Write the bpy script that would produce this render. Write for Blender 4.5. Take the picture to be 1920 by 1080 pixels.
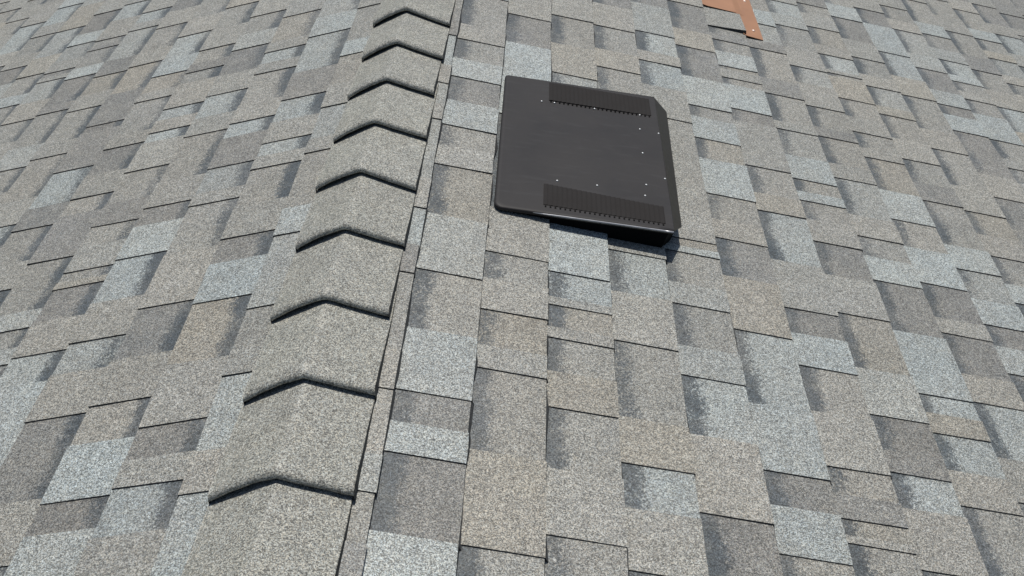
import bpy, math, random
from mathutils import Matrix, Vector

for _o in list(bpy.data.objects):
    bpy.data.objects.remove(_o)
S = bpy.context.scene
COL = S.collection

# ------------------------------------------------------------------ camera
CAM_LOC = Vector((0.4288, 0.0, 1.2262))
PITCH, YAW, ROLL = 0.70089, -0.05508, -0.02957
FPX = 1823.7                                        # focal length for a 1920 px wide frame
FWD = Vector((math.sin(YAW)*math.cos(PITCH), math.cos(YAW)*math.cos(PITCH), -math.sin(PITCH)))
_r = Vector((math.cos(YAW), -math.sin(YAW), 0)); _u = _r.cross(FWD)
RGT = _r*math.cos(ROLL) + _u*math.sin(ROLL)
UPV = -_r*math.sin(ROLL) + _u*math.cos(ROLL)
cd = bpy.data.cameras.new('camera'); cam = bpy.data.objects.new('camera', cd); COL.objects.link(cam)
cd.sensor_width = 36.0; cd.lens = FPX/1920*36.0
cd.clip_start = 0.05; cd.clip_end = 3000
B = -FWD
cam.matrix_world = Matrix(((RGT.x, UPV.x, B.x, CAM_LOC.x), (RGT.y, UPV.y, B.y, CAM_LOC.y), (RGT.z, UPV.z, B.z, CAM_LOC.z), (0, 0, 0, 1)))
S.camera = cam
S.render.resolution_x = 1024; S.render.resolution_y = 576

# ------------------------------------------------------------------ sky and sun
SUN = Vector((0.02, 0.34, 0.94)).normalized()       # direction to the sun
W = bpy.data.worlds.new('World'); S.world = W; W.use_nodes = True
nt = W.node_tree
bg = nt.nodes['Background']; sk = nt.nodes.new('ShaderNodeTexSky')
sk.sky_type = 'NISHITA'; sk.sun_disc = False
sk.sun_elevation = math.asin(SUN.z); sk.sun_rotation = math.atan2(SUN.x, SUN.y)
nt.links.new(sk.outputs[0], bg.inputs[0]); bg.inputs[1].default_value = 0.075
ld = bpy.data.lights.new('sun', 'SUN'); ld.energy = 4.0; ld.angle = math.radians(0.53); ld.color = (1.0, 0.975, 0.925)
sun = bpy.data.objects.new('sun', ld); COL.objects.link(sun)
sun.rotation_euler = (-SUN).to_track_quat('-Z', 'Y').to_euler(); sun.location = (0, 0, 8)
S.view_settings.view_transform = 'Standard'; S.view_settings.look = 'None'
S.view_settings.exposure = 0.0; S.view_settings.gamma = 1.0; S.view_settings.use_curve_mapping = False

# ------------------------------------------------------------------ helpers
TH = {1: 0.2955, -1: 0.2916}                        # pitch of the right and the left slope
OFF = {1: 0.14809, -1: 0.18467}                     # distance of the first butt edge from the ridge line
EXPO = 0.143                                        # exposure of one course
def P(side, u, v, h=0.0):
    c, s = math.cos(TH[side]), math.sin(TH[side])
    return Vector((side*(u*c + h*s), v, -u*s + h*c))
def pix(p):
    d = p - CAM_LOC; z = d.dot(FWD)
    if z < 0.05: return None
    return 960 + FPX*d.dot(RGT)/z, 540 - FPX*d.dot(UPV)/z
def lin(c):
    return tuple(((x/255+0.055)/1.055)**2.4 for x in c)
def tag(o, label=None, cat=None, kind=None, group=None):
    if label: o['label'] = label
    if cat: o['category'] = cat
    if kind: o['kind'] = kind
    if group: o['group'] = group
    return o
def link_mesh(name, verts, faces, mats, parent=None, fmat=None, smooth=False, loc=None, attrs=None):
    me = bpy.data.meshes.new(name)
    if loc is not None: verts = [Vector(p)-loc for p in verts]
    me.from_pydata([tuple(p) for p in verts], [], faces)
    for m in mats: me.materials.append(m)
    if fmat: me.polygons.foreach_set('material_index', fmat)
    if smooth: me.polygons.foreach_set('use_smooth', [True]*len(faces))
    if attrs:
        tone, ss = attrs
        a = me.attributes.new('tone', 'FLOAT_COLOR', 'POINT'); a.data.foreach_set('color', [x for t in tone for x in t])
        b = me.attributes.new('exposed', 'FLOAT', 'POINT'); b.data.foreach_set('value', ss)
    me.update()
    o = bpy.data.objects.new(name, me); COL.objects.link(o)
    if loc is not None: o.location = loc
    if parent: o.parent = parent
    return o
class NB:
    def __init__(s, name):
        s.m = bpy.data.materials.new(name); s.m.use_nodes = True; s.t = s.m.node_tree
        s.b = s.t.nodes['Principled BSDF']
    def n(s, typ, **kw):
        nd = s.t.nodes.new(typ)
        for k, v in kw.items():
            if k[0] == '_': setattr(nd, k[1:], v)
        return nd
    def l(s, a, b): s.t.links.new(a, b)
    def math(s, op, a, b=None, c=None):
        nd = s.t.nodes.new('ShaderNodeMath'); nd.operation = op
        for i, x in enumerate((a, b, c)):
            if x is None: continue
            if isinstance(x, (int, float)): nd.inputs[i].default_value = x
            else: s.l(x, nd.inputs[i])
        return nd.outputs[0]
    def mix(s, f, a, b, typ='MIX'):
        nd = s.t.nodes.new('ShaderNodeMix'); nd.data_type = 'RGBA'; nd.blend_type = typ
        for i, x in ((0, f), (6, a), (7, b)):
            if isinstance(x, (int, float)): nd.inputs[i].default_value = x
            elif isinstance(x, tuple): nd.inputs[i].default_value = (*x[:3], 1)
            else: s.l(x, nd.inputs[i])
        return nd.outputs[2]
    def ramp(s, x, a, b, c=0.0, d=1.0, smooth=False):
        nd = s.t.nodes.new('ShaderNodeMapRange'); nd.interpolation_type = 'SMOOTHSTEP' if smooth else 'LINEAR'
        s.l(x, nd.inputs[0])
        for i, q in enumerate((a, b, c, d)): nd.inputs[i+1].default_value = q
        return nd.outputs[0]

# ------------------------------------------------------------------ materials
def granule_material(name):
    k = NB(name); geo = k.n('ShaderNodeNewGeometry'); pos = geo.outputs['Position']
    at = k.n('ShaderNodeAttribute'); at.attribute_name = 'tone'
    ex = k.n('ShaderNodeAttribute'); ex.attribute_name = 'exposed'
    def vor(sc):
        v = k.n('ShaderNodeTexVoronoi'); v.feature = 'F1'; v.inputs['Scale'].default_value = sc; k.l(pos, v.inputs['Vector']); return v
    def noi(sc, det=2.0, rough=.5):
        v = k.n('ShaderNodeTexNoise'); v.inputs['Scale'].default_value = sc; v.inputs['Detail'].default_value = det
        v.inputs['Roughness'].default_value = rough; k.l(pos, v.inputs['Vector']); return v
    g1, g2 = vor(640), vor(290)
    def sep(v):
        q = k.n('ShaderNodeSeparateColor'); k.l(v.outputs['Color'], q.inputs[0]); return q.outputs
    a, b = sep(g1), sep(g2)
    big = noi(9, 3); pat = noi(38, 3, .6)
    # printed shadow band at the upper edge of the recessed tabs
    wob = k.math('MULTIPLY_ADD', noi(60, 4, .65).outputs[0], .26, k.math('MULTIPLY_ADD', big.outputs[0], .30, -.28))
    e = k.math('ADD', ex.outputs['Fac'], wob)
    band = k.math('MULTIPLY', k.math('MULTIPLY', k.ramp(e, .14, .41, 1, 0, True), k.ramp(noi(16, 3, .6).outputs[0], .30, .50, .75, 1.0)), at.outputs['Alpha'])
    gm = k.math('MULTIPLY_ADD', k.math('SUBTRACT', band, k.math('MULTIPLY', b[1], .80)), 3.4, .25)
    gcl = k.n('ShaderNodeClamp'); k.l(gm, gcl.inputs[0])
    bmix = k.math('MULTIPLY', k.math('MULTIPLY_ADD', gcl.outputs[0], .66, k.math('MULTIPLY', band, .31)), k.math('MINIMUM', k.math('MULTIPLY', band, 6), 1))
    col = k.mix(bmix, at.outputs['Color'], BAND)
    # slow drift of the granule blend
    col = k.mix(k.ramp(big.outputs[0], .40, .72, 0, .28), col, TAN)
    col = k.mix(k.ramp(pat.outputs[0], .50, .80, 0, .13), col, YEL)
    col = k.mix(k.ramp(noi(4.2, 2).outputs[0], .45, .75, 0, .16), col, GREY)
    # single granules: light, mid and dark ones
    lum = k.math('POWER', a[0], 1.25)
    f1 = k.ramp(lum, 0, 1, .24, 1.98)
    f2 = k.ramp(b[0], 0, 1, .82, 1.18)
    f3 = k.ramp(noi(95, 2).outputs[0],   .25, .75, .90, 1.10)
    f4 = k.ramp(noi(24, 3, .6).outputs[0], .3, .7, .91, 1.09)
    f = k.math('MULTIPLY', k.math('MULTIPLY', f1, f2), k.math('MULTIPLY', f3, f4))
    cc = k.n('ShaderNodeCombineColor')
    k.l(k.math('MULTIPLY', f, k.ramp(a[1], 0, 1, .94, 1.07)), cc.inputs[0]); k.l(f, cc.inputs[1])
    k.l(k.math('MULTIPLY', f, k.ramp(a[1], 0, 1, 1.07, .92)), cc.inputs[2])
    col = k.mix(1.0, col, cc.outputs[0], 'MULTIPLY')
    # a few bare black specks
    sp = vor(17); speck = k.ramp(sp.outputs['Distance'], .030, .055, 1, 0)
    sel = k.math('GREATER_THAN', sep(sp)[0], .80)
    col = k.mix(k.math('MULTIPLY', k.math('MULTIPLY', speck, sel), .8), col, (.02, .02, .02))
    k.l(col, k.b.inputs['Base Color'])
    k.b.inputs['Roughness'].default_value = .58; k.b.inputs['Specular IOR Level'].default_value = .55
    bp = k.n('ShaderNodeBump'); bp.inputs['Strength'].default_value = .55; bp.inputs['Distance'].default_value = .0012
    k.l(k.math('MULTIPLY_ADD', a[2], .6, k.math('MULTIPLY', b[2], .5)), bp.inputs['Height']); k.l(bp.outputs[0], k.b.inputs['Normal'])
    return k.m
ALB = 1/1.17
def A(c): return tuple(x*ALB for x in lin(c))
BAND, TAN, YEL, GREY = A((66, 73, 77)), A((145, 141, 131)), A((153, 147, 126)), A((150, 150, 149))
TONES = {'M': (139, 138, 131), 't': (143, 141, 133), 'T': (144, 140, 129), 'D': (123, 122, 117), 'L': (151, 156, 153), 'l': (145, 147, 142)}
M_GRAN = granule_material('shingle_granules')
def asphalt(name, c):
    k = NB(name); geo = k.n('ShaderNodeNewGeometry')
    v = k.n('ShaderNodeTexNoise'); v.inputs['Scale'].default_value = 260; k.l(geo.outputs['Position'], v.inputs['Vector'])
    k.l(k.mix(k.ramp(v.outputs[0], .35, .7), c, tuple(x*3.2 for x in c)), k.b.inputs['Base Color'])
    k.b.inputs['Roughness'].default_value = .85
    return k.m
M_EDGE = asphalt('asphalt_cut_edge', (.02, .02, .02))
M_DECK = asphalt('felt_underlay', (.02, .02, .02))
def paint(name, c, rough, mott=.25, scale=14, metal=0.0):
    k = NB(name); geo = k.n('ShaderNodeNewGeometry')
    v = k.n('ShaderNodeTexNoise'); v.inputs['Scale'].default_value = scale; v.inputs['Detail'].default_value = 6
    v.inputs['Roughness'].default_value = .65; k.l(geo.outputs['Position'], v.inputs['Vector'])
    k.l(k.mix(k.ramp(v.outputs[0], .3, .75), c, tuple(x*(1+mott) for x in c)), k.b.inputs['Base Color'])
    k.l(k.ramp(v.outputs[0], .3, .7, rough*.9, rough*1.15), k.b.inputs['Roughness'])
    k.b.inputs['Metallic'].default_value = metal
    return k
_v = paint('vent_dark_paint', (.0268, .0242, .0232), .52, .24, 6)
# pale dust smears and fine scratches on the hood
_g = _v.n('ShaderNodeNewGeometry')
_mp = _v.n('ShaderNodeMapping'); _mp.inputs['Scale'].default_value = (3, 14, 3); _v.l(_g.outputs['Position'], _mp.inputs[0])
_n = _v.n('ShaderNodeTexNoise'); _n.inputs['Scale'].default_value = 5; _n.inputs['Detail'].default_value = 7; _v.l(_mp.outputs[0], _n.inputs['Vector'])
_old = _v.b.inputs['Base Color'].links[0].from_socket
_v.l(_v.mix(_v.ramp(_n.outputs[0], .55, .80, 0, .38), _old, (.052, .050, .049)), _v.b.inputs['Base Color'])
_v.b.inputs['Specular IOR Level'].default_value = .22
M_VENT = _v.m
M_LIP = paint('vent_brown_paint', (.017, .013, .010), .5, .5, 40).m
M_RIB = paint('vent_louver_paint', (.0205, .0182, .017), .7, .15, 20); M_RIB.b.inputs['Specular IOR Level'].default_value = .12; M_RIB = M_RIB.m
M_BLACK = paint('vent_shade_black', (.004, .004, .0045), .9); M_BLACK.b.inputs['Specular IOR Level'].default_value = .08; M_BLACK = M_BLACK.m  # black paints the shade on the box walls and inside the louvre mouths
M_RIVET = paint('rivet_aluminium', (.5, .5, .49), .4, .2, 200, .5).m
M_HEM = paint('hem_sun_highlight', (.27, .27, .275), .3, .4, 30, .5).m  # pale metal grey paints the sun glint along the vent's rolled edge
M_COPPER = paint('copper_sheet', (.30, .150, .080), .55, .22, 9, .1).m
M_SCREW = paint('bright_screw', (.9, .72, .62), .3, .1, 40, .4).m

# ------------------------------------------------------------------ roof slopes
# one line per course, from the ridge down: start of each tab along the ridge in mm, + raised or - recessed, tone; then the end
SLOPE_RIGHT = [
'-760+L -528-M -344+t -220-D -112+M 102-t 256+M 360-l 460+D 615-t 711+D 877-M 976+l 1055-t 1205+t 1309-t 1533+D 1626-L 1761+t 1878-l 2147+M 2220-l 2336+t 2437-L 2621+D 2798-M 2947+M 3184-l 3281+M 3499-t 3633+M 3745-M 3852+M 3989-D 4201+M 4318-M 4495+M 4681-D 4827+M 4999-t 5099+t 5198-D 5318+D 5510-D 5665+M 5802-t 5980+M 6138-D 6272+L 6482-M 6677+M 6803-M 6979+M 7148-t 7369+t 7569-M|7702',
'-622+D -431-M -248+M -81-L 113+t 346-M 521+t 666-M 819+L 910-D 1072+L 1141-D 1218+L 1384-t 1564+l 1761-T 1963+t 2049-M 2146+L 2271-D 2403+L 2507-M 2631+t 2729-t 2954+L 3161-D 3383+l 3592-M 3741+M 3891-M 3996+D 4182-t 4281+D 4381-M 4502+M 4617-D 4758+L 4856-D 4946+D 5058-D 5164+l 5308-M 5402+t 5623-M 5805+M 5917-M 6045+M 6187-M 6332+l 6440-L 6658+t 6897-T 7057+L 7219-L 7322+M 7427-M 7569+M|7699',
'-612-t -509+t -299-T -111+t 51-D 267+D 492-M 676+M 796-M 916+T 1114-t 1317+M 1380-T 1486+t 1585-M 1677+t 1844-M 2272+L 2694-D 2889+t 3078-t 3305+M 3512-t 3715+M 3876-T 3993+M 4201-t 4341+t 4551-T 4787+t 4937-T 5087+t 5319-t 5517+t 5633-M 5742+t 5855-M 6080+M 6291-D 6403+M 6617-t 6854+l 7043-t 7185+M 7358-t 7467+t 7560-D|7795',
'-680-M -513+L -347-t -166+t -9-L 218+D 422-M 596+t 762-M 968+t 1109-t 1256+T 1351-M 1447+t 1479-T 1549+M 1574-L 1660+L 1840-M 2100+M 2278-l 2582+T 2770-t 2970+M 3164-M 3321+t 3491-t 3653+M 3884-M 4079+t 4301-t 4532+M 4661-L 4835+D 5066-L 5282+M 5393-M 5501+M 5657-D 5758+M 5884-M 5985+t 6176-T 6383+D 6608-M 6721+M 6919-T 7108+t 7219-l 7441+M|7677',
'-736+l -595-L -437+M -218-D -118+l 101-t 203+t 413-M 598+M 829-M 930+t 1057-L 1158+T 1271-M 1484+t 1643-L 1792+M 1928-l 2259+M 2410-M 2697+T 2815-M 2983+M 3156-D 3385+D 3515-l 3624+M 3793-M 3919+M 4025-t 4140+M 4237-t 4357+M 4494-L 4630+L 4834-t 4967+M 5132-L 5249+M 5391-M 5484+M 5611-M 5704+t 5904-t 6076+M 6195-t 6356+M 6586-M 6692+M 6905-t 7060+M 7224-M 7439+M 7588-M|7754',
'-674+D -459-t -362+t -176-l 23+M 136-l 373+M 512-M 661+M 882-D 1080+t 1265-L 1426+l 1516-M 1653+l 1728-t 1847+L 1871-T 1904+M 2140-t 2482+M 2662-L 2821+t 2888-L 3030+l 3254-D 3438+t 3638-t 3850+M 3961-M 4129+M 4295-l 4510+M 4721-t 4935+M 5113-M 5337+M 5529-l 5723+l 5847-l 5942+M 6052-t 6196+t 6302-t 6517+M 6691-D 6875+M 7059-L 7251+T 7415-M 7505+t|7715',
'-759-M -593+t -380-M -270+M -37-M 132+D 243-M 420+T 542-M 774+M 895-t 1025+L 1132-D 1214+L 1388-L 1612+T 1800-D 1950+t 2029-M 2144+L 2316-T 2424+L 2545-M 2612+L 2795-D 3006+T 3137-D 3360+t 3583-T 3778+T 3903-t 4127+l 4290-M 4384+l 4475-t 4638+D 4796-t 4931+M 5042-M 5184+T 5321-M 5537+t 5628-M 5830+M 6046-l 6154+L 6383-M 6580+t 6805-M 6939+t 7085-t 7234+M 7473-M|7652',
'-751+T -549-D -325+D -150-L -21+M 105-M 208+M 350-t 453+l 572-L 683+l 840-t 1080+t 1098-T 1136+D 1193-t 1261+t 1407-t 1542+L 1648-D 1736+M 1916-L 2126+T 2209-t 2344+M 2590-D 2663+L 2818-t 2863+M 2920-T 2944+L 3049-t 3137+D 3183-M 3238+M 3390-M 3542+t 3710-l 3857+M 3998-M 4097+t 4229-t 4464+M 4573-M 4738+t 4923-M 5142+M 5264-t 5395+L 5522-t 5672+D 5829-t 6062+M 6280-M 6500+L 6594-l 6689+M 6885-M 7109+t 7270-l 7448+t 7538-M|7687',
'-695+T -482-D -345+M -109-l 11+M 177-M 378+M 587-M 707+M 900-M 1053+t 1193-L 1282+D 1339-D 1438+l 1580-T 1765+M 1909-D 2046+M 2143-M 2232+L 2276-M 2340+L 2465-M 2613+M 2661-t 2834+D 2941-t 3157+D 3221-l 3373+L 3498-t 3621+M 3825-t 3959+M 4192-T 4356+M 4474-M 4598+D 4751-M 4940+t 5173-D 5285+D 5434-M 5556+M 5792-M 5903+T 6001-M 6100+D 6249-D 6473+M 6696-M 6896+L 7136-t 7365+M 7505-l|7623',
'-625-M -461+t -306-l -179+t -31-M 202+t 436-t 597+l 722-D 816+D 1047-M 1232+t 1323-L 1425+T 1484-L 1542+L 1749-D 1938+L 2038-M 2126+M 2224-l 2407+M 2485-t 2637+D 2692-M 2827+t 2981-l 3103+M 3242-M 3428+l 3530-L 3653+M 3882-M 3999+M 4210-M 4410+D 4624-t 4830+M 5011-t 5150+L 5288-t 5432+M 5640-D 5741+t 5861-L 6064+M 6191-t 6291+D 6386-D 6559+T 6698-M 6935+M 7157-M 7395+M 7525-L|7628',
'-627+M -440-M -260+l -131-M -11+M 100-D 246+t 368-D 551+t 731-D 837+t 1069-M 1275+M 1393-L 1556+t 1647-D 1787+t 1844-D 1980+L 2133-t 2259+L 2407-T 2583+M 2637-t 2733+M 2830-t 2951+T 3106-M 3129+M 3153-L 3273+t 3349-T 3500+M 3620-t 3712+D 3851-L 4043+M 4161-M 4297+L 4418-L 4627+t 4799-M 4899+T 5004-M 5153+T 5326-t 5512+D 5615-M 5730+D 5924-M 6076+t 6208-D 6344+D 6577-M 6714+M 6889-t 7033+t 7185-M 7405+M|7644',
'-732-l -569+D -386-M -293+L -137-t 20+L 209-T 363+M 540-D 693+T 829-M 1013+M 1186-D 1366+M 1473-D 1689+L 1785-D 1865+L 1966-l 2090+L 2198-M 2412+D 2507-M 2639+t 2763-t 2915+T 2973-l 3111+t 3197-M 3331+M 3478-D 3675+L 3801-t 4005+M 4212-M 4371+M 4488-M 4649+T 4755-l 4864+D 5019-M 5123+D 5279-M 5445+t 5541-t 5727+M 5829-D 6029+t 6236-t 6403+D 6501-M 6666+L 6813-t 7046+t 7156-D 7375+M|7614',
'-684-M -529+M -347-t -234+t -139-M -49+t 88-t 278+T 456-l 693+M 879-T 1007+M 1220-t 1317+t 1519-M 1635+M 1792-D 1996+L 2075-M 2199+t 2301-T 2417+M 2555-M 2766+t 2891-t 3120+T 3264-L 3457+L 3704-D 3848+t 4015-t 4239+D 4349-M 4473+M 4661-M 4754+M 4845-D 4988+D 5094-l 5237+M 5361-D 5539+D 5717-t 5838+l 6021-t 6182+M 6293-M 6523+M 6650-M 6762+M 6866-D 7052+l 7273-D 7480+l|7630',
'-728-t -534+l -349-l -123+M 3-t 142+M 364-D 503+D 705-D 937+M 1138-D 1264+T 1393-L 1485+M 1707-M 1829+M 2064-M 2250+D 2380-D 2549+t 2683-D 2947+L 3058-D 3131+L 3238-D 3406+l 3527-l 3735+t 3834-M 3966+M 4156-M 4392+D 4553-M 4769+M 4963-t 5182+M 5338-M 5536+M 5712-l 5848+M 5970-M 6153+L 6255-t 6482+D 6593-t 6687+M 6793-t 7023+t 7164-D 7276+M 7370-l 7466+t|7660',
'-719+t -511-M -409+M -223-M -117+D 48-l 243+l 365-M 498+t 729-D 858+t 1073-M 1215+t 1379-D 1497+M 1707-M 1870+M 2034-l 2125+D 2361-M 2566+M 2686-M 2776+M 2836-t 2959+L 3134-M 3240+M 3301-M 3377+L 3431-L 3553+l 3653-M 3781+L 3893-M 4130+M 4324-L 4532+D 4716-l 4860+t 5010-M 5159+t 5383-M 5486+M 5709-M 5803+M 5924-t 6053+D 6278-l 6443+t 6590-t 6813+t 6938-M 7097+t 7267-t 7470+l|7673',
'-769-t -586+t -427-L -274+M -146-l 38+t 235-D 442+M 595-L 700+M 884-M 1021+M 1179-t 1366+M 1557-t 1775+t 1970-l 2176+M 2398-M 2597+M 2721-l 2874+T 3077-L 3253+t 3386-M 3547+D 3674-M 3893+M 4045-M 4236+D 4466-D 4583+t 4771-t 4978+t 5126-M 5290+L 5526-M 5622+t 5793-D 5907+D 6114-t 6346+M 6513-t 6619+M 6795-D 6966+M 7164-D 7330+M 7516-M|7731',
'-661+D -550-t -445+M -317-M -129+M 104-t 196+M 288-t 473+M 687-t 799+t 1006-t 1232+D 1446-M 1545+D 1763-t 1992+t 2137-l 2325+D 2511-M 2665+t 2827-L 2963+M 3089-t 3221+t 3420-M 3510+t 3582-l 3725+T 3792-M 3907+L 4001-t 4199+t 4324-D 4531+M 4673-l 4786+t 5011-M 5220+D 5335-M 5559+t 5740-t 5947+D 6138-M 6362+t 6570-t 6786+t 6905-D 7099+M 7269-D 7470+t|7626',
'-763+M -579-t -396+t -215-T 12+M 220-t 409+M 590-M 818+D 937-t 1028+T 1163-t 1260+M 1432-M 1655+t 1853-T 1949+L 2157-t 2342+t 2520-M 2655+t 2793-M 2932+M 3141-M 3329+M 3566-l 3732+M 3847-L 4034+M 4141-D 4348+M 4543-M 4722+l 4915-M 5036+l 5226-M 5385+M 5590-D 5695+l 5812-D 5907+l 6114-M 6341+t 6529-l 6674+t 6888-T 7096+M 7270-L 7399+l 7534-M|7687',
'-620+D -425-D -189+M -90-D 44+D 219-D 427+t 659-M 866+D 1014-D 1167+l 1351-T 1538+M 1683-M 1892+t 2004-D 2196+M 2351-D 2528+T 2673-M 2772+t 2935-l 3154+t 3269-M 3468+M 3605-D 3707+D 3919-t 4107+M 4174-D 4335+D 4549-M 4689+t 4870-D 5106+D 5321-t 5501+t 5637-t 5792+M 6015-M 6161+M 6354-l 6534+M 6759-t 6970+t 7102-t 7193+M 7322-M 7475+L|7653',
'-733-T -501+D -348-M -141+D -11-l 164+t 327-L 547+M 785-M 880+D 973-T 1141+l 1283-M 1462+t 1576-D 1784+M 1969-M 2075+M 2280-M 2493+t 2727-M 2855+M 2951-M 3071+l 3188-M 3291+l 3388-M 3562+M 3783-T 3941+M 4174-T 4400+D 4500-D 4679+M 4829-t 4937+M 5171-T 5299+D 5474-t 5660+t 5894-M 6084+D 6233-t 6390+t 6504-M 6739+M 6978-M 7101+l 7197-t 7325+M 7468-D|7694',
'-614-t -481+l -319-D -198+t -7-M 217+M 315-l 552+t 659-l 885+M 1023-D 1186+M 1301-D 1442+D 1657-t 1788+M 1902-T 2053+t 2182-D 2302+M 2447-M 2685+D 2925-M 3154+M 3259-M 3392+t 3616-M 3715+t 3914-t 4048+t 4285-M 4377+l 4588-D 4729+D 4840-M 4931+l 5146-M 5315+D 5432-M 5588+D 5815-L 5937+t 6113-t 6224+t 6341-t 6546+M 6743-L 6863+M 6964-M 7068+M 7249-M 7413+D 7544-M|7665',
'-667+M -557-t -406+M -297-t -165+t 0-M 164+M 272-L 369+D 566-T 787+t 892-D 1088+D 1256-D 1433+M 1613-t 1705+M 1824-l 2019+M 2198-t 2417+T 2529-t 2705+M 2907-t 3022+t 3236-L 3466+M 3615-M 3768+t 3984-M 4153+t 4302-L 4533+t 4740-M 4880+t 5007-t 5147+M 5302-M 5539+M 5750-M 5977+t 6189-M 6406+M 6504-M 6672+t 6906-D 7136+t 7263-t 7416+t|7601',
'-625-M -462+D -288-t -162+t 57-L 200+t 292-t 470+D 617-D 784+t 907-M 1034+t 1170-t 1330+l 1512-M 1685+M 1844-t 2040+M 2173-M 2411+D 2545-D 2751+t 2865-t 2965+M 3186-M 3342+M 3441-t 3589+t 3745-M 3946+T 4052-M 4176+D 4410-D 4610+L 4724-M 4864+t 5007-T 5198+M 5381-M 5598+t 5811-t 5979+T 6180-D 6381+t 6585-L 6747+t 6954-t 7151+l 7378-M 7487+M|7708',
'-708+t -566-l -327+M -143-t 13+t 176-M 410+t 632-t 808+L 983-t 1133+t 1279-M 1384+M 1553-D 1744+M 1976-M 2119+M 2288-t 2501+D 2616-t 2754+D 2991-M 3205+M 3372-D 3478+M 3702-l 3896+M 4109-M 4348+M 4571-M 4724+T 4837-t 4971+M 5138-t 5303+M 5422-M 5539+D 5723-t 5904+L 6047-t 6286+t 6471-M 6568+M 6719-T 6928+D 7064-M 7257+D 7348-D 7484+M|7700',
'-709-M -575+D -340-t -222+M -78-M 38+t 165-M 374+D 536-M 757+t 894-t 1017+M 1215-D 1363+M 1490-l 1722+t 1887-M 2121+M 2295-M 2402+M 2572-D 2720+M 2870-l 2970+M 3079-t 3293+M 3435-t 3562+M 3681-M 3813+M 3939-M 4034+M 4224-l 4365+M 4478-t 4674+T 4778-D 4908+D 5124-D 5233+M 5389-M 5605+M 5816-l 5929+l 6072-M 6271+t 6417-l 6651+l 6772-M 7005+D 7171-M 7295+t 7453-M 7562+M|7758',
'-666-T -523+M -331-D -175+M -47-l 150+D 326-M 542+t 659-L 844+t 981-t 1077+M 1224-M 1359+M 1479-t 1593+M 1689-M 1786+M 1982-l 2183+l 2273-M 2488+M 2694-t 2827+t 2924-T 3142+M 3323-M 3420+D 3547-M 3653+t 3862-M 3984+D 4211-t 4413+D 4516-M 4710+l 4859-t 5062+t 5276-D 5408+D 5511-M 5743+M 5897-M 6127+M 6320-M 6521+M 6736-M 6920+l 7078-t 7176+M 7371-M 7525+t|7692']
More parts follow.
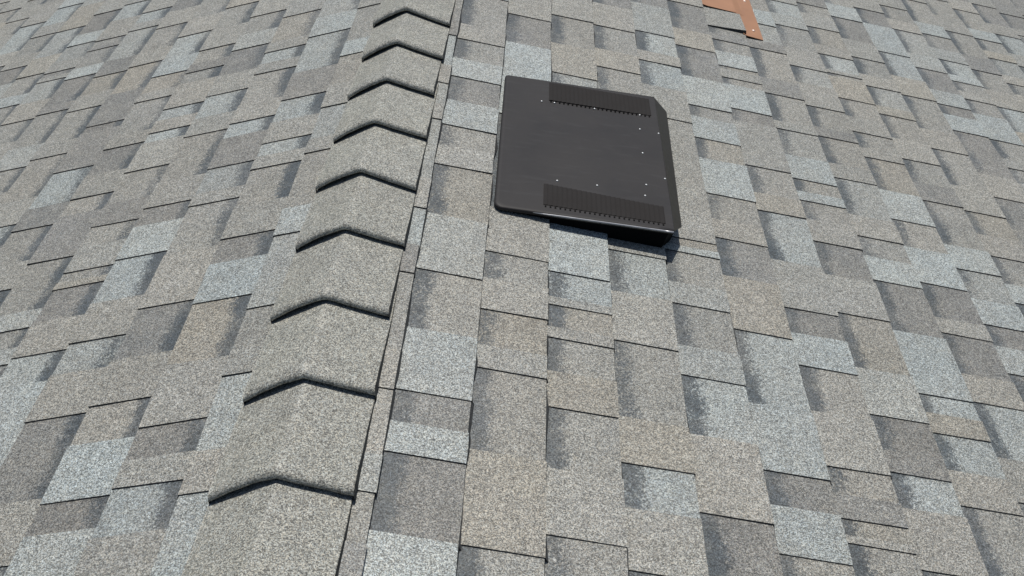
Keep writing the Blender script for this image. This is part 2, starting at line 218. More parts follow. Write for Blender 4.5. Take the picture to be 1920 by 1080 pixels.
SLOPE_LEFT = [
'-605-t -450+t -287-D -180+l -6-T 231+L 429-t 532+t 734-L 973+t 1062-L 1244+M 1311-M 1432+l 1509-l 1671+L 1772-t 2004+M 2068-l 2225+M 2344-t 2515+L 2607-M 2835+M 3021-t 3205+M 3436-l 3624+M 3751-D 3878+D 3989-D 4083+t 4289-M 4505+l 4640-t 4758+t 4943-M 5160+t 5389-l 5504+D 5712-T 5927+M 6128-M 6267+t 6385-t 6598+M 6736-M 6882+M 7054-M 7200+t 7415-L 7540+T|7637',
'-662+M -475-t -313+M -80-t 95+D 230-t 411+l 603-D 702+M 914-L 1014+M 1075-D 1152+M 1310-T 1491+L 1621-D 1711+M 1837-t 1993+M 2050-L 2114+t 2217-L 2335+D 2490-L 2721+L 2856-l 2998+M 3221-D 3315+M 3433-M 3625+L 3782-t 3885+D 4074-M 4220+D 4397-M 4549+M 4719-M 4893+M 5043-t 5150+M 5267-M 5491+l 5663-t 5770+D 5989-t 6117+D 6221-t 6391+T 6519-D 6682+M 6855-D 6979+M 7155-D 7262+l 7429-D|7607',
'-779-t -588+t -359-M -252+D -42-t 130+D 235-t 416+M 512-M 711+L 943-D 1011+L 1141-t 1240+M 1364-D 1520+t 1706-t 1894+M 1945-l 2058+D 2205-L 2281+t 2381-t 2561+M 2623-L 2702+M 2767-T 2951+M 3079-t 3198+t 3355-M 3571+M 3748-M 3855+t 3948-M 4055+M 4265-t 4383+L 4556-M 4689+M 4882-l 5029+M 5141-M 5362+t 5533-M 5727+t 5938-t 6170+L 6262-L 6403+M 6516-t 6681+D 6902-D 7112+D 7208-t 7325+t 7538-M|7730',
'-733-M -561+D -418-t -233+D -67-M 134+t 339-D 475+M 667-M 897+t 1033-D 1235+t 1360-l 1455+t 1582-L 1738+L 1865-D 1943+M 2057-t 2279+M 2377-L 2506+M 2629-D 2797+l 2907-M 3044+t 3195-M 3294+t 3434-D 3573+t 3811-M 3973+l 4118-L 4245+t 4370-M 4512+D 4623-D 4714+M 4934-M 5092+M 5249-t 5425+D 5560-t 5675+T 5775-M 5910+M 6047-D 6246+t 6418-t 6649+l 6790-M 7018+M 7196-t 7298+M 7415-t 7592+M|7830',
'-750+M -538-M -435+M -230-M -118+t -5-t 99+M 238-T 437+M 619-M 718+M 956-l 1130+L 1359-L 1451+t 1562-D 1677+T 1700-M 1738+M 1838-t 1919+D 2017-M 2166+t 2312-L 2368+t 2436-L 2503+t 2655-M 2729+D 2786-t 2882+t 3035-M 3206+T 3384-M 3557+l 3746-M 3926+t 4066-t 4267+D 4396-M 4592+t 4797-t 5003+T 5140-L 5346+t 5582-M 5740+M 5872-M 6040+t 6272-M 6381+M 6473-D 6634+t 6822-M 7029+L 7173-M 7411+t 7536-M|7739',
'-814-t -591+M -470-t -247+M -70-M 88+L 267-M 460+D 574-M 798+t 960-M 1100+t 1233-M 1446+l 1499-M 1564+l 1627-M 1822+D 2017-t 2097+M 2208-D 2346+M 2417-t 2615+t 2670-T 2778+L 2900-L 3066+t 3210-M 3417+M 3637-L 3754+D 3973-l 4213+M 4347-M 4441+M 4548-M 4784+M 4875-t 5102+t 5215-t 5415+M 5520-M 5635+l 5827-t 5931+t 6072-t 6300+l 6497-L 6719+D 6956-l 7051+t 7176-M 7385+t 7579-L|7674',
'-748-T -554+t -456-l -230+t -23-t 194+M 301-M 421+T 547-t 694+t 875-t 1004+D 1233-M 1414+M 1504-D 1744+t 1856-t 2007+D 2108-L 2287+D 2502-D 2541+D 2740-T 2928+M 3033-t 3221+M 3360-D 3546+D 3719-M 3856+M 4092-M 4182+M 4384-M 4602+D 4768-t 4947+t 5187-M 5312+t 5496-L 5698+l 5844-t 6041+t 6190-D 6359+D 6541-M 6733+l 6871-M 7055+t 7227-M 7350+M 7532-M|7662',
'-678+t -533-D -376+t -280-t -134+D 49-t 257+t 411-t 531+D 750-l 935+l 1039-t 1254+M 1380-l 1519+t 1650-D 1848+D 1965-L 2063+M 2191-t 2419+M 2502-M 2702+M 2804-T 2935+D 3049-l 3285+M 3347-L 3444+M 3641-D 3775+t 3926-M 4113+l 4325-l 4468+t 4616-M 4792+l 5021-t 5140+t 5376-L 5572+D 5718-D 5908+M 6047-M 6148+t 6352-M 6498+L 6667-M 6832+M 7057-M 7261+M 7354-D 7533+t|7693',
'-652-l -515+l -417-M -244+M -16-D 104+M 315-T 460+M 637-M 800+M 960-D 1106+L 1277-t 1374+l 1495-M 1623+T 1842-l 2052+M 2272-M 2408+l 2539-M 2752+D 2807-D 2994+L 3073-M 3211+D 3235-M 3291+t 3461-L 3612+M 3787-t 3925+M 4056-T 4266+M 4399-D 4596+M 4806-D 4985+L 5143-M 5373+M 5530-M 5752+t 5851-M 6006+t 6192-M 6289+t 6508-l 6609+t 6789-l 6906+M 7134-D 7308+M 7518-T|7683',
'-606+M -464-M -229+L -49-M 46+D 274-D 398+t 615-M 839+M 970-D 1081+M 1184-t 1355+t 1535-M 1754+t 1917-M 2021+t 2250-t 2415+M 2618-M 2760+t 2894-l 3047+M 3079-D 3117+M 3199-l 3331+L 3427-D 3612+M 3844-D 4033+t 4130-D 4270+M 4428-L 4555+t 4756-D 4873+t 5081-l 5216+M 5316-D 5490+M 5594-M 5767+M 5975-t 6155+t 6314-M 6409+D 6576-M 6681+t 6868-M 6977+t 7154-D 7297+l 7443-M|7633',
'-731-T -591+T -468-l -348+D -237-D -96+t 17-t 209+D 409-D 536+D 639-M 790+L 942-t 1173+L 1264-M 1492+L 1652-D 1863+M 2005-D 2217+M 2411-M 2593+t 2689-M 2927+L 3005-t 3159+T 3313-l 3547+T 3783-l 4023+M 4231-D 4393+D 4558-l 4765+L 4991-D 5194+t 5379-M 5499+t 5683-D 5900+M 6108-t 6212+D 6409-D 6552+M 6666-t 6901+M 7092-M 7294+D 7404-t|7618',
'-617+l -393-M -211+t 12-t 136+L 280-M 514+l 644-t 762+M 975-t 1072+l 1264-T 1372+t 1583-M 1772+L 1929-M 2124+D 2255-l 2358+t 2492-t 2675+D 2891-D 3034+l 3156-D 3297+M 3408-M 3577+M 3681-L 3858+L 4007-D 4172+M 4405-t 4571+t 4810-M 4928+t 5143-D 5257+t 5426-M 5516+D 5632-M 5864+t 6022-t 6234+L 6361-t 6504+D 6609-l 6782+M 7002-L 7169+l 7315-l 7544+M|7769',
'-716+M -568-D -419+t -290-M -184+T -28-M 110+M 230-M 461+t 598-D 716+l 950-t 1185+D 1332-M 1467+M 1565-t 1702+L 1818-t 2018+l 2133-D 2354+t 2522-T 2633+l 2775-M 2984+t 3198-D 3374+M 3499-L 3767+M 4001-D 4131+t 4252-t 4478+l 4636-D 4851+M 5037-M 5244+M 5381-t 5494+t 5697-D 5858+l 6032-t 6222+t 6425-t 6556+M 6701-D 6928+D 7098-D 7231+M 7416-l 7545+D|7750',
'-622+M -407-t -306+t -111-M 33+t 243-l 480+t 671-t 775+t 899-t 1021+M 1152-D 1365+L 1546-D 1646+L 1777-M 1959+L 2155-M 2350+t 2460-M 2682+t 2869-l 3082+l 3284-t 3508+M 3733-M 3898+t 4037-M 4128+M 4312-l 4423+t 4554-t 4653+M 4810-l 4983+M 5194-M 5290+t 5504-l 5611+L 5734-D 5919+L 6060-T 6199+l 6375-l 6497+M 6706-M 6828+M 7044-D 7255+l 7426-t 7520+M|7727',
'-741+D -544-t -318+t -225-M -97+M 24-T 191+M 365-M 471+t 581-M 794+M 955-t 1165+t 1391-t 1630+l 1791-t 1997+M 2110-l 2216+M 2322-t 2480+t 2691-l 2916+l 3059-M 3175+t 3272-l 3408+t 3646-M 3831+T 3946-t 4089+M 4321-M 4558+L 4713-M 4913+t 5061-D 5273+D 5489-t 5599+l 5691-M 5813+M 5991-L 6138+D 6229-M 6444+M 6651-M 6811+T 6907-M 7131+l 7301-T 7402+t 7540-T|7724',
'-751-D -578+M -360-M -270+M -42-l 181+t 389-t 495+t 662-t 776+t 987-t 1105+T 1302-l 1538+D 1643-T 1847+D 1940-l 2053+M 2266-l 2431+D 2614-t 2793+D 3003-M 3105+L 3203-t 3375+l 3508-M 3658+M 3749-M 3951+M 4045-M 4259+t 4471-L 4629+t 4738-T 4925+D 5046-D 5201+L 5307-D 5544+M 5716-M 5859+t 5963-M 6162+M 6380-D 6597+T 6702-M 6847+D 6983-D 7187+D 7299-D 7480+t|7717',
'-744-M -509+D -315-M -88+M 63-M 293+t 464-l 652+t 821-l 936+M 1170-T 1341+M 1486-D 1670+M 1807-D 2021+M 2124-D 2246+D 2379-l 2605+M 2697-M 2826+M 3024-T 3262+M 3379-l 3534+t 3727-l 3921+M 4123-M 4326+M 4453-L 4582+M 4676-t 4870+t 4991-M 5120+M 5355-M 5541+D 5720-M 5908+L 6088-M 6282+l 6418-M 6517+D 6617-M 6709+M 6854-t 6965+M 7072-M 7236+D 7471-M|7665',
'-695+M -498-M -339+L -232-t -76+M 18-M 143+t 359-t 548+M 646-t 866+l 1027-t 1213+M 1358-t 1506+t 1629-t 1748+M 1871-D 2076+L 2180-l 2288+D 2450-M 2566+T 2690-M 2847+M 2954-t 3054+D 3199-M 3359+M 3589-M 3763+t 3863-M 3987+M 4188-D 4363+t 4583-T 4818+t 5036-l 5143+M 5375-L 5543+M 5669-t 5785+t 6005-L 6126+t 6229-L 6359+t 6587-M 6746+D 6946-M 7047+L 7205-t 7343+M 7464-L|7653',
'-607+t -494-D -260+D -152-L -26+M 84-M 281+D 456-t 614+M 742-l 923+M 1013-M 1228+M 1342-t 1488+l 1582-M 1772+l 1913-t 2064+t 2175-l 2343+D 2520-M 2743+t 2842-l 2967+l 3082-t 3260+M 3418-L 3569+D 3793-M 3982+t 4201-L 4434+M 4565-t 4796+L 4947-D 5045+M 5272-l 5378+M 5470-l 5604+D 5737-M 5972+M 6193-M 6346+M 6515-M 6733+M 6944-t 7132+t 7299-M 7406+t 7533-L|7721',
'-658+M -423-t -228+l -42-M 144+D 359-l 564+M 799-t 944+M 1058-T 1250+t 1342-M 1504+M 1621-l 1776+M 1972-l 2115+M 2235-D 2440+D 2575-M 2703+t 2916-M 3097+l 3314-D 3535+D 3714-M 3833+M 3926-l 4096+t 4295-M 4426+M 4526-t 4617+M 4733-t 4927+M 5018-M 5142+t 5272-t 5469+l 5707-M 5800+l 5907-M 6137+M 6373-t 6485+l 6625-t 6793+D 6932-M 7084+M 7246-l 7375+M 7473-M 7576+M|7690',
'-663-M -543+D -384-D -162+t 68-M 180+t 347-M 445+L 548-M 730+M 828-D 1026+M 1163-M 1300+M 1509-M 1743+t 1940-D 2154+M 2262-M 2428+D 2596-t 2741+M 2938-M 3108+M 3314-L 3420+M 3520-M 3668+l 3831-D 3959+T 4149-t 4272+L 4410-t 4572+M 4769-t 4974+l 5120-l 5277+M 5506-M 5736+L 5919-M 6025+D 6183-M 6369+M 6500-M 6596+t 6833-L 7060+M 7169-D 7329+M 7512-M|7647',
'-651+l -506-l -376+t -163-M 54+D 193-t 426+t 651-M 832+D 1036-D 1128+D 1304-M 1524+M 1737-M 1890+M 2008-M 2149+M 2295-D 2438+M 2585-M 2691+M 2815-l 3042+M 3193-t 3379+t 3602-D 3805+L 3932-M 4160+t 4370-D 4609+t 4808-D 5011+l 5223-M 5351+D 5540-t 5687+M 5903-t 6013+D 6184-t 6324+t 6537-t 6679+D 6896-l 7113+M 7335-M 7446+M|7676',
'-615-L -492+t -282-T -80+t 43-M 187+t 395-D 608+t 777-t 881+M 1035-M 1233+t 1388-t 1566+t 1661-M 1889+M 1997-M 2192+l 2414-D 2653+M 2808-M 2955+t 3152-M 3381+t 3501-T 3637+M 3776-t 3976+l 4094-D 4266+l 4431-l 4621+M 4733-D 4966+T 5206-M 5380+L 5590-t 5707+M 5934-M 6106+D 6310-l 6531+M 6675-t 6903+t 7025-L 7118+M 7283-D 7508+M|7733',
'-652+M -533-L -372+t -140-t 23+M 259-M 415+D 576-D 694+M 860-M 997+t 1116-t 1219+M 1342-D 1456+M 1591-t 1774+T 1926-t 2040+t 2219-M 2330+M 2446-t 2547+D 2742-M 2977+M 3127-M 3271+M 3424-T 3567+t 3761-M 3909+M 4022-D 4242+M 4418-l 4509+M 4726-M 4926+M 5069-D 5253+M 5481-M 5631+M 5786-M 5921+l 6094-l 6284+T 6484-L 6716+t 6828-T 6973+M 7191-T 7399+t 7578-M|7769']

rng = random.Random(11)
T1, HB = .0029, .0094                               # laminate thickness, rise of a course over the one below
def tab_geo(side, n, v0, v1, raised, tone, lift=0.0):
    ub = OFF[side] + n*EXPO
    nc = 2 if v1-v0 < .06 else (3 if v1-v0 < .16 else 4)
    c = A(TONES[tone]); j = rng.uniform(.93, 1.07)*(1.02 if raised else .955); w = rng.uniform(-.014, .014)   # the recessed sheet carries the darker granule blend
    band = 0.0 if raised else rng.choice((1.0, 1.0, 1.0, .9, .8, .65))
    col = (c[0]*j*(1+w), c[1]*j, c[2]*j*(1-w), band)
    rows = (-.28, .45, 1.0)
    k0, k1 = rng.uniform(-.0018, .0018), rng.uniform(-.0018, .0018)
    du = rng.uniform(-.0011, .0011); hj = rng.uniform(0, .0009)
    V, tn, ss = [], [], []
    ov = 0.0 if raised else .004                    # recessed sheet runs a little under its raised neighbours
    for r, s in enumerate(rows):
        for q in range(nc):
            f = q/(nc-1)
            v = v0-ov+(v1-v0+2*ov)*f + (k0*(1-f)+k1*f)*(s-.4)
            u = max(.004, ub + (s-1)*EXPO)
            h = HB*max(s, -.3) + (T1 if raised else 0) + (hj if raised else hj*.5)*max(s, 0)
            if r == 2:
                u += du + rng.uniform(-.0006, .0006); h += rng.uniform(-.0003, .0004)
            h += lift*(max(s, 0)**1.0)*(1-f*.85)
            V.append(P(side, u, v, h)); tn.append(col); ss.append(s)
    nt_ = len(V)
    F, FM = [], []
    for r in range(2):
        for q in range(nc-1):
            a = r*nc+q; F.append((a, a+1, a+nc+1, a+nc)); FM.append(0)
    def bottom(i):
        s = rows[i//nc]; V.append(V[i] + P(side, (max(0, rng.gauss(.0036, .0024)) if i >= 2*nc else 0), 0, -(HB*.9+(T1 if raised else 0)))); tn.append(col); ss.append(s)
        return len(V)-1
    bot = {i: bottom(i) for i in list(range(2*nc, 3*nc)) + [0, nc, nc-1, 2*nc-1] if True}
    for q in range(nc-1):
        a = 2*nc+q; F.append((a, a+1, bot[a+1], bot[a])); FM.append(1)
    for i, k in ((0, nc), (nc, 2*nc)):
        F.append((i, k, bot[k], bot[i])); FM.append(1)
        F.append((i+nc-1, bot[i+nc-1], bot[k+nc-1], k+nc-1)); FM.append(1)
    if side < 0: F = [tuple(reversed(f)) for f in F]
    return V, F, FM, tn, ss
def shown_area(side, n, v0, v1):
    ub = OFF[side]+n*EXPO
    q = [pix(P(side, u, v, .005)) for u, v in ((ub-EXPO, v0), (ub, v0), (ub, v1), (ub-EXPO, v1))]
    if any(x is None for x in q): return 0
    q = [(min(max(x, 0), 1920), min(max(y, 0), 1080)) for x, y in q]
    return abs(sum(q[i][0]*q[(i+1) % 4][1]-q[(i+1) % 4][0]*q[i][1] for i in range(4)))/2
def slope(side, name, table, label):
    nrow = len(table); ue = OFF[side]+(nrow-1)*EXPO
    dv = [P(side, u, v, h) for h in (-.008, -.03) for u, v in ((0.0, -.62), (ue-.01, -.62), (ue-.01, 7.75), (0.0, 7.75))]
    deck = link_mesh(name, dv, [(0, 1, 2, 3), (7, 6, 5, 4), (0, 4, 5, 1), (1, 5, 6, 2), (2, 6, 7, 3), (3, 7, 4, 0)], [M_DECK])
    tag(deck, label, None, 'structure')
    tabs = []
    for n, line in enumerate(table):
        body, end = line.split('|'); it = body.split()
        vs = [(int(x[:-2])/1000, x[-2] == '+', x[-1]) for x in it] + [(float(end)/1000, False, 'M')]
        for (v0, r, t), (v1, _, _) in zip(vs, vs[1:]):
            tabs.append((shown_area(side, n, v0, v1), n, v0, v1, r, t))
    order = sorted(range(len(tabs)), key=lambda i: -tabs[i][0]); single = set(order[:300])
    R = [[], [], [], [], []]
    for i, (a, n, v0, v1, r, t) in enumerate(tabs):
        lift = .009 if (side == 1 and n == 7 and r and v0 < 3.30 < v1) else 0.0
        V, F, FM, tn, ss = tab_geo(side, n, v0, v1, r, t, lift)
        if i in single:
            loc = sum(V, Vector())/len(V)
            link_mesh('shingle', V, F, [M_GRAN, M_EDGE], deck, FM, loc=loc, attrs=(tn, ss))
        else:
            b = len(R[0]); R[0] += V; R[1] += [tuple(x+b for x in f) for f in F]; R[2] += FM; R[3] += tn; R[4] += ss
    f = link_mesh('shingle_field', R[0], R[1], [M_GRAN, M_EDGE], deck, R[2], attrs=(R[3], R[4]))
    f['kind'] = 'stuff'
    return deck
slope(1, 'roof_slope_right', SLOPE_RIGHT, 'grey laminated shingle slope falling to the right, carrying the dark vent')
slope(-1, 'roof_slope_left', SLOPE_LEFT, 'grey laminated shingle slope falling to the left of the ridge')

# ------------------------------------------------------------------ ridge caps
CAP_D, CAP_V0 = .21301, .9531
ridge = link_mesh('roof_ridge', [(0, -.6, -.002), (.1, -.6, -.031), (.1, 7.6, -.031), (0, 7.6, -.002), (-.1, -.6, -.031), (-.1, 7.6, -.031)],
                  [(0, 1, 2, 3), (0, 3, 5, 4)], [M_DECK])
tag(ridge, 'ridge line covered by a row of overlapping folded cap shingles', None, 'structure')
CAP_PROF = [(.300, .0100), (.213, .0138), (.150, .0194), (.090, .0254), (.050, .0297), (.024, .0324), (.0145, .0327), (.0085, .0319), (.0046, .0302), (.0020, .0279), (.0008, .0254), (.0004, .0230), (.0008, .0208), (.010, .0204), (.024, .0204), (.026, .0080)]
def cap_shingle(k):
    g = random.Random(100+k)
    v0 = CAP_V0 + k*CAP_D + g.uniform(-.005, .005)
    kk = max(-3, min(k, 12))
    hl, hr = .1205-.0022*kk+g.uniform(-.003, .003), .1205+.0008*kk+g.uniform(-.0025, .0025)
    xs = [-1, -.97, -.86, -.68, -.5, -.34, -.2, -.12, -.06, 0, .06, .12, .2, .34, .5, .68, .86, .97, 1]
    skew = g.uniform(-.007, .007); tw = g.uniform(-.001, .001)
    c = A((148, 147, 138)); j = g.uniform(.96, 1.04); col = (c[0]*j, c[1]*j, c[2]*j, 0.0)
    V, F, FM = [], [], []
    nx, nr = len(xs), len(CAP_PROF)
    wav = [g.uniform(-.0008, .0008) for _ in xs]
    for r, (dv, h) in enumerate(CAP_PROF):
        for q, x in enumerate(xs):
            ax = abs(x); a = x*(hr if x >= 0 else hl); side = 1 if x >= 0 else -1
            hh = h + tw*x
            if dv < .25: hh -= max(0, ax-.55)**2*(.006 if x > 0 else .006)       # arms settle onto the slopes at their ends
            if x < 0 and dv < .12: hh += .0042*math.sin(math.pi*ax)*(1-dv/.12)   # left arm stands up a little more
            hh += .0100*(1-ax)**1.6
            if x < 0: hh -= .0035*ax*ax
            vv = v0 + dv - (.007*ax*ax if x < 0 and dv < .1 else 0) + (skew*x + wav[q])*(1 if dv < .1 else 0)
            ww = g.uniform(-.0006, .0006) if ax == 1 else 0
            V.append(Vector((a*math.cos(TH[side])+ww, vv, -(math.sqrt(a*a+.004**2)-.004)*math.sin(TH[side]) + hh*1.04)))
    for r in range(nr-1):
        for q in range(nx-1):
            a = r*nx+q; F.append((a, a+nx, a+nx+1, a+1)); FM.append(0 if r < 12 else 1)
    for q in (0, nx-1):                              # cut side edges, down to the slope
        top = [r*nx+q for r in range(nr-2)]; base = len(V)
        for i in top: V.append(V[i] + Vector(((.0004 if q else -.0004), 0, -.019)))
        for m in range(len(top)-1):
            f = (top[m], top[m+1], base+m+1, base+m)
            F.append(f if q == 0 else tuple(reversed(f))); FM.append(1)
    loc = P(1, 0, v0, 0)
    o = link_mesh('ridge_cap_shingle', V, F, [M_GRAN, M_EDGE], ridge, FM, True, loc, ([col]*len(V), [1.0]*len(V)))
    for i in range(len(F)):
        if FM[i] == 1: o.data.polygons[i].use_smooth = False
for k in range(-6, 31): cap_shingle(k)

# ------------------------------------------------------------------ roof vent
U0, U1, VN, VF = .301, .722, 1.826, 2.461
def hood_h(u): return .018 + (.072-.018)*(u-U0)/(U1-U0)
vent = bpy.data.objects.new('roof_vent', None); COL.objects.link(vent); vent.location = P(1, .5, 2.16, .005)
tag(vent, 'dark low profile metal slant roof vent with two louvre strips, set among the shingles', 'roof vent')
def vpart(name, V, F, mats, fm=None, smooth=False, parent=None):
    o = link_mesh(name, V, F, mats, None, fm, smooth)
    par = parent or vent
    o.parent = par; o.matrix_parent_inverse = Matrix.Translation(-vent.location) if par is vent else Matrix.Identity(4)
    return o
# outline of the hood seen from above: rounded upslope corners, square downslope corners
def outline(inset=0.0, r=.021):
    pts = []; rf = .009
    a0, a1, b0, b1 = U0+inset, U1-inset*.2, VN+inset, VF-inset
    for i in range(8):
        t = math.pi/2*i/7; pts.append((a0+rf-rf*math.cos(t), b1-rf+rf*math.sin(t)))
    nfar = 10
    for i in range(1, nfar+1): pts.append((a0+rf+(a1-a0-rf)*i/nfar, b1))
    for i in range(1, 9): pts.append((a1, b1+(b0-b1)*i/8))
    for i in range(1, nfar+1): pts.append((a1+(a0+r-a1)*i/nfar, b0))
    for i in range(1, 8):
        t = math.pi/2*i/7; pts.append((a0+r-r*math.sin(t), b0+r-r*math.cos(t)))
    return pts
rings = [(.010, 0.0), (.0045, -.0002), (.0018, -.0011), (.0004, -.0028), (0.0, -.0050), (.0003, -.0095)]
V, F = [], []
n0 = len(outline())
for ins, dh in rings:
    for (u, v) in outline(ins):
        belly = .003*math.sin(math.pi*(v-VN)/(VF-VN))
        V.append(P(1, u, v, hood_h(u)+dh+belly))
for r in range(len(rings)-1):
    for i in range(n0):
        a, b = r*n0+i, r*n0+(i+1) % n0
        F.append((a, b, b+n0, a+n0))
F.append(tuple(reversed(range(n0))))
F = [tuple(reversed(f)) for f in F]
# top: grid strips instead of one n-gon would not change the shape; the plate is flat across
hood = vpart('hood', V, F, [M_VENT], None, True)
hood.data.polygons[len(F)-1].use_smooth = False
# folded down front lip with clipped ends
lipo = [(U1-.0005, VF-.004, hood_h(U1)-.0012), (U1-.0005, VN+.004, hood_h(U1)-.0012), (.754, 1.886, .050), (.765, 2.432, .050)]
V = [P(1, *q) for q in lipo] + [P(1, a, b, c-.003) for a, b, c in lipo]
vpart('front_lip', V, [(0, 1, 2, 3), (4, 7, 6, 5), (0, 4, 5, 1), (1, 5, 6, 2), (2, 6, 7, 3), (3, 7, 4, 0)], [M_LIP])
# closed side walls and the box below the hood, their shade painted black
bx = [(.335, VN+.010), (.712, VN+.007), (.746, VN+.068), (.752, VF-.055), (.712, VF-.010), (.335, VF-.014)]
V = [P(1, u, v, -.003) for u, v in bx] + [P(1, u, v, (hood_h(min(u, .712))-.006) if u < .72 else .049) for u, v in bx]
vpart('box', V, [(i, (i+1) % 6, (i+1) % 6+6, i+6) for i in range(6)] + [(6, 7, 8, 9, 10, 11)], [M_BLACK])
# nailing flange tucked under the upper courses
fl = [(U0+.006, VN+.012), (.46, VN+.012), (.46, VF-.012), (U0+.006, VF-.012)]
V = [P(1, u, v, .0085) for u, v in fl] + [P(1, u, v, .0065) for u, v in fl]
vpart('flange', V, [(0, 1, 2, 3), (7, 6, 5, 4)] + [(i, i+4, (i+1) % 4+4, (i+1) % 4) for i in range(4)], [M_BLACK])
# rolled hem along the near edge, its sun highlight put into the colour
V, F = [], []
NH = 14
for i in range(NH+1):
    u = U0+.09+(U1-.002-U0-.09)*i/NH; rr = .0026*min(1, .35+i/4)
    for j in range(8):
        t = 2*math.pi*j/8; V.append(P(1, u, VN-.0002+rr*math.cos(t), hood_h(u)-.0032+rr*math.sin(t)))
for i in range(NH):
    for j in range(8): F.append((i*8+j, i*8+(j+1) % 8, i*8+8+(j+1) % 8, i*8+8+j))
F += [tuple(range(8)), tuple(reversed(range(NH*8, NH*8+8)))]
o = vpart('hem', V, F, [M_HEM], None, True); o['label'] = 'rolled edge, pale colour stands in for its sun highlight'
def louvers(u_a, u_b, va0, va1, vb0, vb1, count):
    V, F, fm = [], [], []
    for i in range(count):
        f = (i+.5)/count; uc = u_a+(u_b-u_a)*f; w = (u_b-u_a)/count*.485
        lo, hi = va0+(vb0-va0)*f, va1+(vb1-va1)*f
        b = len(V)
        sec = [(-w, .0002), (-w*.5, .0008), (w*.4, .0014), (w, .0010), (w, .0002)]
        for v in (lo, hi):
            bel = .003*math.sin(math.pi*(v-VN)/(VF-VN))
            for du, dh in sec: V.append(P(1, uc+du, v, hood_h(uc+du)+dh+bel+.0002))
        for q in range(4): F.append((b+q, b+q+1, b+q+6, b+q+5)); fm.append(0 if q < 3 else 1)
        F.append((b+4, b+3, b+2, b+1, b)); fm.append(1)
        c = len(V)                                   # black block painting the dark inside each louvre's near mouth
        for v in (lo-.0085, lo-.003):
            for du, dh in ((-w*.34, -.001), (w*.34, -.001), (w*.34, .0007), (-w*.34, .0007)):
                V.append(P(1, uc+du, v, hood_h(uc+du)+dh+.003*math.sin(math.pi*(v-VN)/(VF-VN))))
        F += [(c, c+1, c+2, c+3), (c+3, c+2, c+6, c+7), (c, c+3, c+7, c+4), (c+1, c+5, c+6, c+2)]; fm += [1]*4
        F.append((b+5, b+6, b+7, b+8, b+9)); fm.append(0)
    o = vpart('louver_strip', V, F, [M_RIB, M_BLACK], fm); o['kind'] = 'stuff'
louvers(.413, .702, 1.858, 1.943, 1.850, 1.916, 25)
louvers(.423, .704, 2.348, 2.448, 2.344, 2.438, 24)
RIV = [(0.4033, 2.3360), (0.4381, 2.3376), (0.5474, 2.3380), (0.6721, 2.3399), (0.6671, 2.2631), (0.6663, 2.1443), (0.6659, 2.0008), (0.5431, 1.9676), (0.4456, 1.9636), (0.6600, 1.9535), (0.7169, 2.2552), (0.7157, 2.0393)]
rm = None
for (u, v) in RIV:
    h = hood_h(u)+.003*math.sin(math.pi*(v-VN)/(VF-VN)) if u < U1 else .058
    if rm is None:
        V, F = [], []
        for j in range(4):
            t = math.pi/2*j/3
            for i in range(10):
                p = 2*math.pi*i/10; V.append((.0029*math.cos(t)*math.cos(p), .0029*math.cos(t)*math.sin(p), .0019*math.sin(t)))
        for j in range(3):
            for i in range(10): F.append((j*10+i, j*10+(i+1) % 10, j*10+10+(i+1) % 10, j*10+10+i))
        rm = bpy.data.meshes.new('rivet'); rm.from_pydata(V, [], F); rm.materials.append(M_RIVET)
        rm.polygons.foreach_set('use_smooth', [True]*len(F))
    o = bpy.data.objects.new('rivet', rm); COL.objects.link(o); o.parent = vent
    o.location = P(1, u, v, h) - vent.location; o.rotation_euler = (0, TH[1], 0)

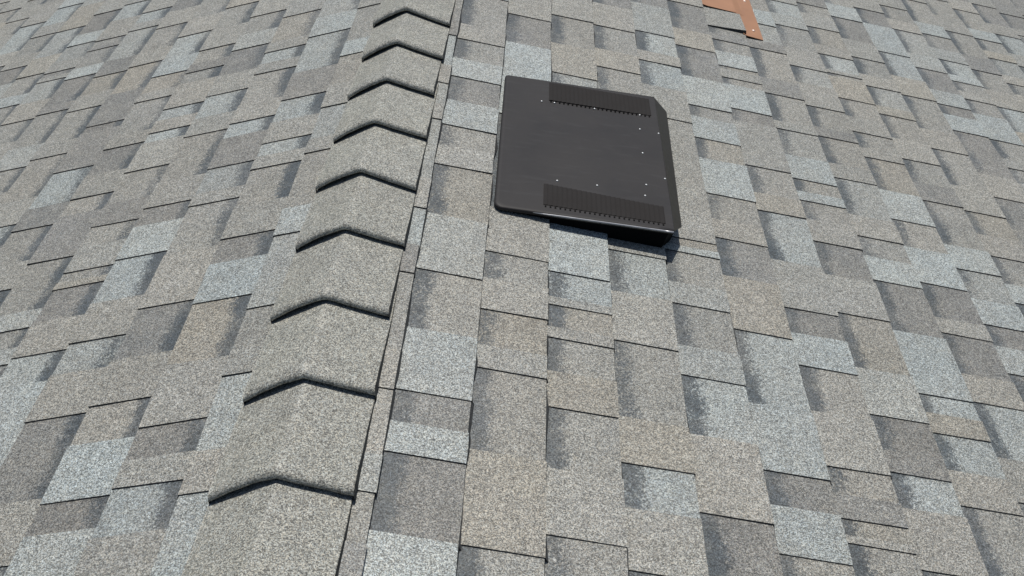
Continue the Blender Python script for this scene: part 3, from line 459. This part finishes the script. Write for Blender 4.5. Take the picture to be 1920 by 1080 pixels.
# ------------------------------------------------------------------ copper flashing
flash = bpy.data.objects.new('copper_flashing', None); COL.objects.link(flash); flash.location = P(1, 1.18, 3.35, .01)
tag(flash, 'orange copper flashing sheet bent round a lifted shingle, screwed to the right slope', 'flashing')
rows = [(3.228, 1.142), (3.30, 1.1435), (3.35, 1.144), (3.372, 1.1435), (3.388, 1.141), (3.400, 1.134), (3.405, 1.118), (3.403, 1.08), (3.398, 1.03), (3.405, 1.006), (3.45, 0.998), (3.70, .995), (3.95, .995)]
NCF = 9; V = []
def sheet_h(u):
    t = min(1, max(0, (1.152-u)/.014)); return .0092*(1-t) + t*(.0062+.0082*max(0, u-1.0)/.146)
for dh in (0, -.0022):
    for v, ul in rows:
        for i in range(NCF):
            u = ul+(1.2195-ul)*i/(NCF-1); V.append(P(1, u, v+(u-ul)*.05*(v < 3.3), sheet_h(u)+dh+.0006*math.sin(v*19+u*31)))
nR = len(rows); F = []
for r in range(nR-1):
    for i in range(NCF-1):
        a = r*NCF+i; F.append((a, a+1, a+NCF+1, a+NCF)); b = a+nR*NCF; F.append((b, b+NCF, b+NCF+1, b+1))
rim = [i for i in range(NCF)] + [r*NCF+NCF-1 for r in range(1, nR)] + [(nR-1)*NCF+i for i in range(NCF-2, -1, -1)] + [r*NCF for r in range(nR-2, 0, -1)]
for i, a in enumerate(rim):
    b = rim[(i+1) % len(rim)]; F.append((a, a+nR*NCF, b+nR*NCF, b))
o = link_mesh('sheet', V, F, [M_COPPER]); o.parent = flash; o.matrix_parent_inverse = Matrix.Translation(-flash.location)
sm = None
for (u, v) in ((1.190, 3.288), (1.196, 3.543)):
    if sm is None:
        sm = rm.copy(); sm.name = 'screw'; sm.materials.clear(); sm.materials.append(M_SCREW)
    o = bpy.data.objects.new('screw', sm); COL.objects.link(o); o.parent = flash
    o.location = P(1, u, v, .0094) - flash.location; o.rotation_euler = (0, TH[1], 0); o.scale = (1.9, 1.9, 1.8)

# ------------------------------------------------------------------ ground far below
kg = NB('lawn'); _geo = kg.n('ShaderNodeNewGeometry'); _nz = kg.n('ShaderNodeTexNoise'); _nz.inputs['Scale'].default_value = .8; _nz.inputs['Detail'].default_value = 8
kg.l(_geo.outputs['Position'], _nz.inputs['Vector']); kg.l(kg.mix(_nz.outputs[0], (.03, .06, .015), (.09, .12, .045)), kg.b.inputs['Base Color'])
g = link_mesh('ground', [(-1500, -1500, -4.2), (1500, -1500, -4.2), (1500, 1500, -4.2), (-1500, 1500, -4.2)], [(0, 1, 2, 3)], [kg.m])
tag(g, None, None, 'structure')
